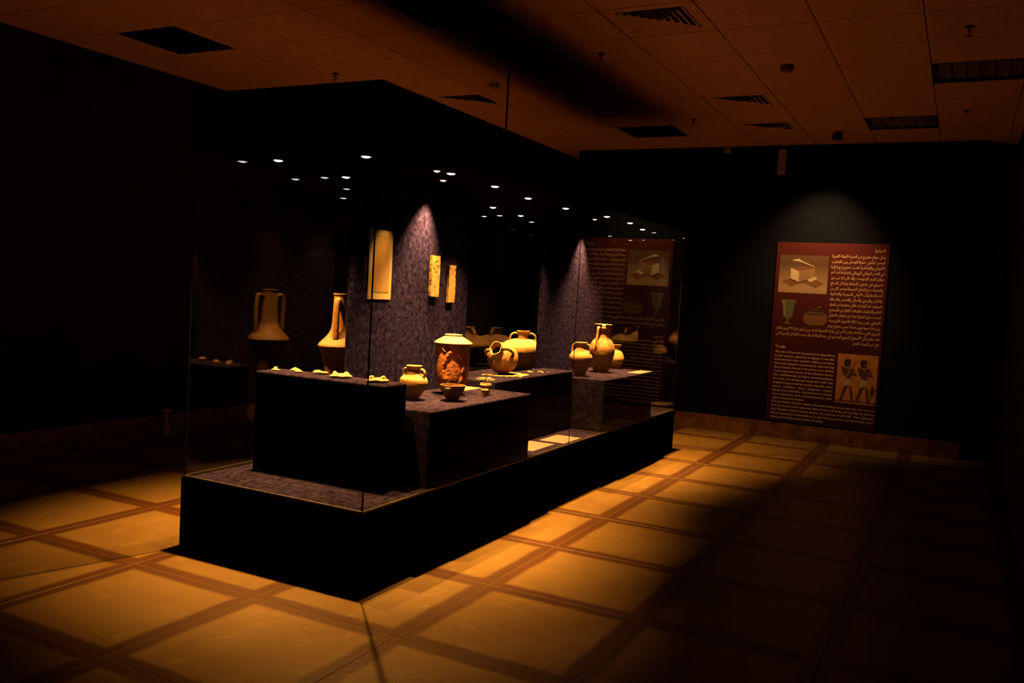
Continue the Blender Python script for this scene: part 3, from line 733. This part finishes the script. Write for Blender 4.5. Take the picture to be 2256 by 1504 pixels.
# ------------------------------------------------------------------ text board on the back wall
AR = {}
def reg(ch, iso, n):
    AR[ch] = (iso, iso+1, iso+2 if n == 4 else None, iso+3 if n == 4 else None)
for ch, iso, n in ((0x621, 0xFE80, 1), (0x622, 0xFE81, 2), (0x623, 0xFE83, 2), (0x624, 0xFE85, 2), (0x625, 0xFE87, 2), (0x626, 0xFE89, 4), (0x627, 0xFE8D, 2), (0x628, 0xFE8F, 4), (0x629, 0xFE93, 2), (0x62A, 0xFE95, 4), (0x62B, 0xFE99, 4), (0x62C, 0xFE9D, 4), (0x62D, 0xFEA1, 4), (0x62E, 0xFEA5, 4), (0x62F, 0xFEA9, 2), (0x630, 0xFEAB, 2), (0x631, 0xFEAD, 2), (0x632, 0xFEAF, 2), (0x633, 0xFEB1, 4), (0x634, 0xFEB5, 4), (0x635, 0xFEB9, 4), (0x636, 0xFEBD, 4), (0x637, 0xFEC1, 4), (0x638, 0xFEC5, 4), (0x639, 0xFEC9, 4), (0x63A, 0xFECD, 4), (0x641, 0xFED1, 4), (0x642, 0xFED5, 4), (0x643, 0xFED9, 4), (0x644, 0xFEDD, 4), (0x645, 0xFEE1, 4), (0x646, 0xFEE5, 4), (0x647, 0xFEE9, 4), (0x648, 0xFEED, 2), (0x649, 0xFEEF, 2), (0x64A, 0xFEF1, 4)):
    reg(ch, iso, n)
def shape_ar(s):
    s = s.replace('\u064b', '')
    out = []; i = 0; c = [ord(q) for q in s]
    def joins_next(q): return q in AR and AR[q][2] is not None
    while i < len(c):
        q = c[i]
        if q not in AR: out.append(chr(q)); i += 1; continue
        prev = i > 0 and joins_next(c[i-1])
        if q == 0x644 and i+1 < len(c) and c[i+1] in (0x622, 0x623, 0x625, 0x627):
            base = {0x622: 0xFEF5, 0x623: 0xFEF7, 0x625: 0xFEF9, 0x627: 0xFEFB}[c[i+1]]
            out.append(chr(base+(1 if prev else 0))); i += 2; continue
        nxt = i+1 < len(c) and c[i+1] in AR and c[i+1] != 0x621 and AR[q][2] is not None
        if q == 0x621: out.append(chr(AR[q][0]))
        elif prev and nxt: out.append(chr(AR[q][3]))
        elif nxt: out.append(chr(AR[q][2]))
        elif prev: out.append(chr(AR[q][1]))
        else: out.append(chr(AR[q][0]))
        i += 1
    res = ''.join(reversed(out))
    # digits keep their own order
    import re
    return re.sub('[\u0660-\u0669]+', lambda m_: m_.group(0)[::-1], res)
YS, XF = -0.58, XB-0.02       # left edge of the board, its front plane
def P(u, z, lay=0): return Vector((XF-0.0006*lay-0.0003, YS-u, z))
def text_block(name, lines, parent, size, rtl=False):
    # lines: (string, u0, u1, z baseline, justify)
    dg_bm = bmesh.new()
    for (s, u0, u1, z, just) in lines:
        cu = bpy.data.curves.new('t', 'FONT'); cu.body = shape_ar(s) if rtl else s; cu.size = size; cu.resolution_u = 3; cu.offset = size*0.016
        o = bpy.data.objects.new('t', cu); C.objects.link(o)
        dg = bpy.context.evaluated_depsgraph_get(); dg.update()
        me = bpy.data.meshes.new_from_object(o.evaluated_get(dg)); bpy.data.objects.remove(o); bpy.data.curves.remove(cu)
        if not me.vertices: continue
        xa = min(v.co.x for v in me.vertices); xb = max(v.co.x for v in me.vertices)
        wdt = xb-xa
        sx = (u1-u0)/wdt if just else 1.0
        off = u0 if (just or not rtl) else u1-wdt
        for v in me.vertices:
            x, y = v.co.x, v.co.y
            v.co = P(off+(x-xa)*sx, z+y, 3)
        dg_bm.from_mesh(me); bpy.data.meshes.remove(me)
    bmesh.ops.translate(dg_bm, vec=(-XF, -YS, 0), verts=dg_bm.verts)
    o = obj(name, dg_bm, M['text'], parent); o['kind'] = 'stuff'; return o
tb = thing('text_board', 'tall maroon museum text board with pictures on the back wall', 'sign', (XF, YS, 0))
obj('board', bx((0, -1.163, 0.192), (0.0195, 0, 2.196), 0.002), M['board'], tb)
text_block('arabic_title', [('\u0627\u0644\u062a\u062c\u0627\u0631\u0629', 1.02, 1.123, 2.113, True)], tb, 0.045, True)
AL = ['يمثل موقع مطروح من المدينة البوابة الغربية', 'لمصر، لتكون همزة الوصل بين المغرب', 'الأفريقي وقارة آسيا. لعبت مطروح دورا بارزا', 'في العصر اليوناني الروماني باعتبارها أحد أهم', 'موانئ البحر المتوسط، وقد كان لها من دور', 'محوري في شئون التجارة وتبادل السلع', 'والمنتجات مع البلدان المحيطة بمصر. كان من', 'أهم الصادرات الأواني الحجرية والفخارية', 'والكتان والبردي والحبال والعدس والسمك', 'المجفف، أما الواردات فكان معظمها من المواد', 'الخام والكماليات للطبقات العليا من المجتمع.', 'تعددت طرق التجارة مما عزز عمليات التبادل', 'التجاري، ومن بينها ذلك الطريق الذي يربط', 'بين واحة سيوة وبين مدينة مرسى مطروح وهو',
      'الطريق الذي سلكه الاسكندر الأكبر في زيارته الشهيرة لمعبد وحي آمون عام ٣٣٢ ق.م. كذلك', 'فقد عظم شأن الأسطول البحري المصري في عهد البطالمة وقد وجدت آثاره في البحيرة التي', 'تقع غرب الميناء القديم.']
lines = []
for k, s in enumerate(AL):
    z = 2.045-k*0.0583
    u0 = 0.588+0.001*k if k < 14 else 0.055
    lines.append((s, u0 if k < 16 else 0.865, 1.128, z, True))
text_block('arabic_text', lines, tb, 0.043, True)
text_block('english_title', [('Trade', 0.058, 0.170, 1.018, True)], tb, 0.046)
EL = ['The site of Matrouh has granted its importance', 'as the western gateway to Egypt. It was the', 'link between the western Africa and Asia.', 'Matrouh played a prominent role during', 'the Graeco-Roman Period as one of the', 'most important ports of the Mediterranean', 'Sea. Additionally, it had a central position', 'in trade and exchange of goods with the', 'neighboring countries; trade exports were', 'stone,  pottery,  linen,  papyrus,  ropes,', 'lentils and dried fish. Imports were mostly', 'raw materials and accessories for the', 'upper classes of society.',
      'The availability of trade routes enhanced trading, foremostly the Line of road', 'and the trade route between Siwa Oasis and Matrouh during his visit to', 'the Temple of the Oracle of the God Amun in 332 BC. The Egyptian', 'Navy reached prominent fame in the Ptolemaic Period. Its forces were', 'found in the lake west of the old port.']
lines = []
for k, s in enumerate(EL):
    z = 0.965-k*0.0431
    lines.append((s, 0.060, (0.697 if k < 12 else 0.415) if k < 13 else (1.134 if k < 17 else 0.625), z, True))
text_block('english_text', lines, tb, 0.033)
def flat(name, polys, parent, base):
    # printed picture: flat coloured shapes, (material, points (u, z), layer)
    mats = []; bm = bmesh.new()
    for (mk, pts, lay) in polys:
        if mk not in mats: mats.append(mk)
        vs = [bm.verts.new(P(u, z, lay)-Vector((XF, YS, 0))) for u, z in pts]
        f = bm.faces.new(vs); f.material_index = mats.index(mk)
        f.normal_update()
        if f.normal.x > 0: f.normal_flip()
    bmesh.ops.triangulate(bm, faces=bm.faces[:])
    return obj(name, bm, None, parent, mats=[M[q] for q in mats])
def quad(u0, u1, z0, z1): return [(u0, z0), (u1, z0), (u1, z1), (u0, z1)]
# chest photo frame u .042-.560, z 1.640-2.057 ; crop pixels (1108x1504 of 1700..1840 x 540..730) to board
def c2(x, y):   # picture coordinates 0..1 inside the photo
    return 0.042+0.518*x, 2.057-0.417*y
ph = lambda pts: [c2(*q) for q in pts]
flat('chest_photograph', [
    ('photobg', quad(0.042, 0.560, 1.640, 2.057), 1),
    ('boxd', ph([(0.24, 0.63), (0.42, 0.72), (0.60, 0.63), (0.60, 0.66), (0.42, 0.75), (0.24, 0.66)]), 2),
    ('boxl', ph([(0.235, 0.34), (0.41, 0.42), (0.415, 0.71), (0.245, 0.62)]), 3),
    ('boxm', ph([(0.41, 0.42), (0.73, 0.32), (0.735, 0.55), (0.415, 0.71)]), 3),
    ('boxr', ph([(0.235, 0.34), (0.35, 0.30), (0.73, 0.31), (0.41, 0.42)]), 3),
    ('boxl', ph([(0.26, 0.13), (0.40, 0.09), (0.44, 0.14), (0.72, 0.285), (0.70, 0.295), (0.42, 0.17), (0.27, 0.15)]), 4),
    ('boxr', ph([(0.08, 0.71), (0.22, 0.63), (0.41, 0.75), (0.27, 0.84)]), 2),
    ('boxr', ph([(0.50, 0.70), (0.72, 0.62), (0.93, 0.72), (0.76, 0.84)]), 4),
    ('boxl', ph([(0.58, 0.64), (0.73, 0.555), (0.80, 0.60), (0.66, 0.705)]), 5),
], tb, 0)
def curve_poly(cx, prof): return [(cx-r, z) for r, z in prof]+[(cx+r, z) for r, z in reversed(prof)]
flat('goblet_picture', [
    ('gob', curve_poly(0.168, [(0.042, 1.290), (0.040, 1.300), (0.014, 1.312), (0.010, 1.335), (0.016, 1.350), (0.048, 1.372), (0.054, 1.430), (0.060, 1.490), (0.082, 1.556)]), 1),
    ('gobl', [(0.122, 1.376), (0.150, 1.360), (0.148, 1.40), (0.140, 1.50), (0.135, 1.548), (0.092, 1.552), (0.112, 1.49)], 2),
    ('gobl', [(0.088, 1.552), (0.248, 1.552), (0.250, 1.560), (0.086, 1.560)], 2)], tb, 0)
def ell(cx, cz, ru, rz, n=24, a0=0, a1=2*PI): return [(cx+ru*math.cos(a0+(a1-a0)*k/n), cz+rz*math.sin(a0+(a1-a0)*k/n)) for k in range(n if a1-a0 > 6.2 else n+1)]
flat('jar_picture', [
    ('pjar', curve_poly(0.460, [(0.055, 1.292), (0.100, 1.305), (0.125, 1.345), (0.125, 1.390), (0.105, 1.425), (0.080, 1.440)]), 1),
    ('pjard', ell(0.460, 1.425, 0.105, 0.020), 2), ('pjarl', ell(0.465, 1.436, 0.080, 0.012), 3), ('pjard', ell(0.465, 1.441, 0.066, 0.009), 4),
    ('pjard', [(0.435, 1.445), (0.485, 1.445), (0.500, 1.490), (0.470, 1.475), (0.410, 1.492)], 5),
    ('pjarl', [(0.470, 1.485), (0.510, 1.490), (0.515, 1.502), (0.480, 1.500)], 5)], tb, 0)
# two porters: plain stand-in figures on an ochre ground
def c3(x, y): return 0.730+0.408*x, 1.008-0.536*y
q3 = lambda pts: [c3(*q) for q in pts]
def e3(cx, cy, rx, ry): return [c3(cx+rx*math.cos(2*PI*k/18), cy+ry*math.sin(2*PI*k/18)) for k in range(18)]
polys = [('pbg', quad(0.730, 1.138, 0.472, 1.008), 1), ('pskin', q3([(0, 0.945), (1, 0.945), (1, 0.965), (0, 0.965)]), 2)]
for dx in (0.0, 0.40):
    polys += [
        ('pskin', q3([(0.17+dx, 0.93), (0.11+dx, 0.93), (0.20+dx, 0.64), (0.34+dx, 0.62), (0.27+dx, 0.72)]), 2),
        ('pskin', q3([(0.33+dx, 0.64), (0.30+dx, 0.62), (0.38+dx, 0.62), (0.46+dx, 0.93), (0.39+dx, 0.93)]), 2),
        ('pskin', q3([(0.10+dx, 0.93), (0.21+dx, 0.93), (0.22+dx, 0.95), (0.10+dx, 0.95)]), 3), ('pskin', q3([(0.38+dx, 0.93), (0.50+dx, 0.94), (0.50+dx, 0.955), (0.38+dx, 0.95)]), 3),
        ('pskin', q3([(0.14+dx, 0.27), (0.42+dx, 0.27), (0.36+dx, 0.50), (0.22+dx, 0.50)]), 2),
        ('pskin', q3([(0.10+dx, 0.25), (0.16+dx, 0.27), (0.20+dx, 0.42), (0.17+dx, 0.44), (0.12+dx, 0.33)]), 3),
        ('pskin', q3([(0.40+dx, 0.28), (0.52+dx, 0.44), (0.38+dx, 0.42), (0.38+dx, 0.38), (0.44+dx, 0.39), (0.38+dx, 0.31)]), 3),
        ('pwhite', q3([(0.21+dx, 0.49), (0.36+dx, 0.51), (0.37+dx, 0.66), (0.28+dx, 0.62), (0.18+dx, 0.68)]), 4),
        ('pwhite', q3([(0.28+dx, 0.62), (0.31+dx, 0.62), (0.29+dx, 0.69)]), 4),
        ('phair', e3(0.25+dx, 0.175, 0.085, 0.075), 4), ('pskin', e3(0.285+dx, 0.20, 0.050, 0.055), 5), ('phair', q3([(0.17+dx, 0.12), (0.33+dx, 0.11), (0.34+dx, 0.15), (0.25+dx, 0.16), (0.23+dx, 0.25), (0.17+dx, 0.22)]), 6),
        ('pjarl', e3(0.27+dx, 0.285, 0.07, 0.02), 5)]
polys += [('pstaff', q3([(0.20, 0.49), (0.44, 0.12), (0.47, 0.13), (0.23, 0.51)]), 6), ('pskin', q3([(0.90, 0.60), (0.96, 0.66), (0.95, 0.80), (0.88, 0.84), (0.84, 0.72)]), 3)]
flat('porters_painting', polys, tb, 0)

# ------------------------------------------------------------------ ceiling fittings
def louvre(i, j, label, bright=False):
    x, y = cell(i, j)
    t = thing('louvre_light', label, 'ceiling light', (x+TP/2, y+TQ/2, H))
    a, b = TP/2-0.006, TQ/2-0.006
    bm = bmesh.new()
    box(bm, (-a, -b, 0.0), (a, -b+0.018, 0.012)); box(bm, (-a, b-0.018, 0.0), (a, b, 0.012)); box(bm, (-a, -b+0.018, 0.0), (-a+0.018, b-0.018, 0.012)); box(bm, (a-0.018, -b+0.018, 0.0), (a, b-0.018, 0.012))
    obj('frame', bm, M['dark'], t)
    obj('housing', bx((-a+0.01, -b+0.01, 0.058), (a-0.01, b-0.01, 0.066)), M['black'], t)
    for k in range(1, 6):
        yy = -b+0.018+k*(2*b-0.036)/6
        obj('louvre_blade', bx((-a+0.018, yy-0.0025, 0.004), (a-0.018, yy+0.0025, 0.05)), M['ventm'] if bright else M['dark'], t)
    for k in range(1, 8):
        xx = -a+0.018+k*(2*a-0.036)/8
        obj('cross_blade', bx((xx-0.0012, -b+0.018, 0.012), (xx+0.0012, b-0.018, 0.045)), M['ventm'] if bright else M['dark'], t)
    return t
louvre(1, 5, 'black louvred ceiling light panel at the left near the left wall')
louvre(1, 1, 'black louvred ceiling light above the near end of the case')
louvre(8, 1, 'black louvred ceiling light beyond the far end of the case')
louvre(8, -3, 'dark louvred ceiling light at the far right before the back wall', True)
louvre(5, -4, 'dark louvred ceiling light at the right near the right wall', True)
def vent(i, j, label):
    x, y = cell(i, j)
    t = thing('ceiling_vent', label, 'vent', (x+TP/2, y+TQ/2, H))
    a, b = TP/2-0.006, TQ/2-0.006
    def frame(r0, z0_, r1, z1_, name, m, th=0.003):
        bm = bmesh.new()
        def sq(r, z): return [bm.verts.new((sx*r, sy*r, z)) for sx, sy in ((-1, -1), (1, -1), (1, 1), (-1, 1))]
        A, B, A2, B2 = sq(r0, z0_), sq(r1, z1_), sq(r0-th, z0_+th*0.3), sq(r1-th, z1_+th*0.3)
        for k in range(4):
            n = (k+1) % 4
            bm.faces.new((A[k], A[n], B[n], B[k])); bm.faces.new((A2[n], A2[k], B2[k], B2[n])); bm.faces.new((A[n], A[k], A2[k], A2[n])); bm.faces.new((B[k], B[n], B2[n], B2[k]))
        obj(name, bm, m, t)
    bm = bmesh.new(); c = 0.225
    box(bm, (-a, -b, 0), (a, -c, 0.012)); box(bm, (-a, c, 0), (a, b, 0.012)); box(bm, (-a, -c, 0), (-c, c, 0.012)); box(bm, (c, -c, 0), (a, c, 0.012))
    obj('face_plate', bm, M['ceil'], t)
    obj('duct', bx((-c, -c, 0.060), (c, c, 0.068)), M['black'], t)
    for k in range(5):
        r = 0.205-k*0.042
        frame(r+0.014, -0.003, r-0.010, 0.011, 'vent_blade', M['ceil'])
    obj('centre_plate', bx((-0.014, -0.014, 0.0), (0.014, 0.014, 0.006)), M['ventm'], t)
vent(2, -1, 'square ceiling vent nearest to the viewer, right of the dark band')
vent(5, 3, 'square ceiling vent seen just above the case header')
vent(6, -1, 'square ceiling vent second nearest in the right-hand row')
vent(8, -1, 'square ceiling vent farthest in the right-hand row, near the back wall')
def sprinkler(x, y, label):
    t = thing('sprinkler', label, 'sprinkler', (x, y, H))
    bm = bmesh.new(); lathe(bm, [(0.030, 0.0), (0.028, -0.006), (0.010, -0.010)], 20, True, True); lathe(bm, [(0.007, -0.008), (0.007, -0.03)], 12, True, True)
    obj('escutcheon', bm, M['brass'], t, True)
    bm = bmesh.new()
    for s in (-1, 1): tube(bm, [(0.004*s, 0, -0.028), (0.014*s, 0, -0.036), (0.012*s, 0, -0.048), (0.002*s, 0, -0.054)], 0.0025, 8)
    obj('yoke', bm, M['brass'], t)
    bm = bmesh.new()
    for k in range(10):
        a = 2*PI*k/10; box(bm, (-0.003, 0.004, -0.057), (0.003, 0.020, -0.0555)); 
        bmesh.ops.rotate(bm, cent=(0, 0, 0), matrix=Matrix.Rotation(2*PI/10, 3, 'Z'), verts=bm.verts)
    lathe(bm, [(0.008, -0.058), (0.008, -0.0545)], 12, True, True)
    obj('deflector', bm, M['brass'], t)
sprinkler(2.66, 2.47, 'small dark sprinkler head over the left end of the room')
sprinkler(2.70, 0.03, 'small dark sprinkler head in the dark band near the nearest vent')
sprinkler(5.12, 0.015, 'small dark sprinkler head beyond the dark band, left of the second vent')
sprinkler(2.75, -2.38, 'small dark sprinkler head at the upper right corner')
sprinkler(5.22, -2.37, 'small dark sprinkler head far right near the back wall')
def detector(x, y, label, m):
    t = thing('smoke_detector', label, 'smoke detector', (x, y, H))
    bm = bmesh.new(); lathe(bm, [(0.052, 0.0), (0.052, -0.012), (0.046, -0.016)], 32, True, True); obj('base', bm, M['white'] if m != 'red_det' else M[m], t, True)
    bm = bmesh.new(); lathe(bm, smoothprof([(0.044, -0.016), (0.046, -0.024), (0.042, -0.036), (0.028, -0.046), (0.006, -0.049)], 4), 32, True, True); obj('sensor_cap', bm, M[m], t, True)
    for k in range(8):
        a = 2*PI*k/8; bm = bx((0.041, -0.010, -0.030), (0.0465, 0.010, -0.024)); bmesh.ops.rotate(bm, cent=(0, 0, 0), matrix=Matrix.Rotation(a, 3, 'Z'), verts=bm.verts); obj('vent_slot', bm, M['black'], t)
detector(3.30, 1.26, 'round smoke detector just left of the hanging rod', 'ventm')
detector(3.38, -1.18, 'dark reddish smoke detector at the right centre of the ceiling', 'red_det')
# spotlight over the text board
t = thing('ceiling_spotlight', 'small black box spotlight on the ceiling in front of the text board', 'spotlight', (6.02, -1.22, H))
obj('bracket', bx((-0.02, -0.02, -0.03), (0.02, 0.02, 0), 0.002), M['black'], t)
bm = bmesh.new(); box(bm, (-0.045, -0.045, -0.075), (0.045, 0.045, -0.025), 0.003)
obj('lamp_housing', bm, M['black'], t)
# boxes high on the back wall
t = thing('wall_unit', 'pale narrow upright box high on the back wall above the text board', 'wall box', (XB, -0.565, 2.945))
obj('case_body', bx((-0.05, -0.042, 0.0), (0, 0.042, 0.275), 0.006), M['white'], t); obj('front_strip', bx((-0.053, -0.028, 0.03), (-0.050, 0.028, 0.245), 0.001), M['ventm'], t)
t = thing('wall_unit', 'tiny pale square box under the ceiling, left of the narrow upright box', 'wall box', (XB, 0.05, 3.195))
obj('case_body', bx((-0.04, -0.03, 0.0), (0, 0.03, 0.06), 0.004), M['white'], t); obj('lens', bx((-0.043, -0.010, 0.02), (-0.040, 0.010, 0.04)), M['black'], t)

# spray bottle by the left wall
t = thing('spray_bottle', 'trigger spray bottle standing on the floor by the left wall', 'bottle', (2.24, 3.92, 0.0), math.radians(-35))
bm = bmesh.new(); lathe(bm, smoothprof([(0.036, 0.001), (0.039, 0.01), (0.040, 0.06), (0.036, 0.095), (0.024, 0.125), (0.019, 0.15), (0.017, 0.175), (0.014, 0.185)], 4), 28, True, True); bmesh.ops.scale(bm, vec=(1, 0.72, 1), verts=bm.verts)
obj('bottle_body', bm, M['spray'], t, True)
bm = bmesh.new(); lathe(bm, [(0.017, 0.183), (0.017, 0.205)], 20, True, True); obj('cap', bm, M['white'], t, True)
bm = bmesh.new(); box(bm, (-0.03, -0.011, 0.205), (0.042, 0.011, 0.236), 0.006); box(bm, (0.042, -0.006, 0.218), (0.054, 0.006, 0.232), 0.002)
obj('spray_head', bm, M['trigger'], t)
bm = bmesh.new(); tube(bm, [(0.030, 0, 0.208), (0.036, 0, 0.190), (0.034, 0, 0.168)], 0.005, 8); obj('trigger', bm, M['trigger'], t, True)
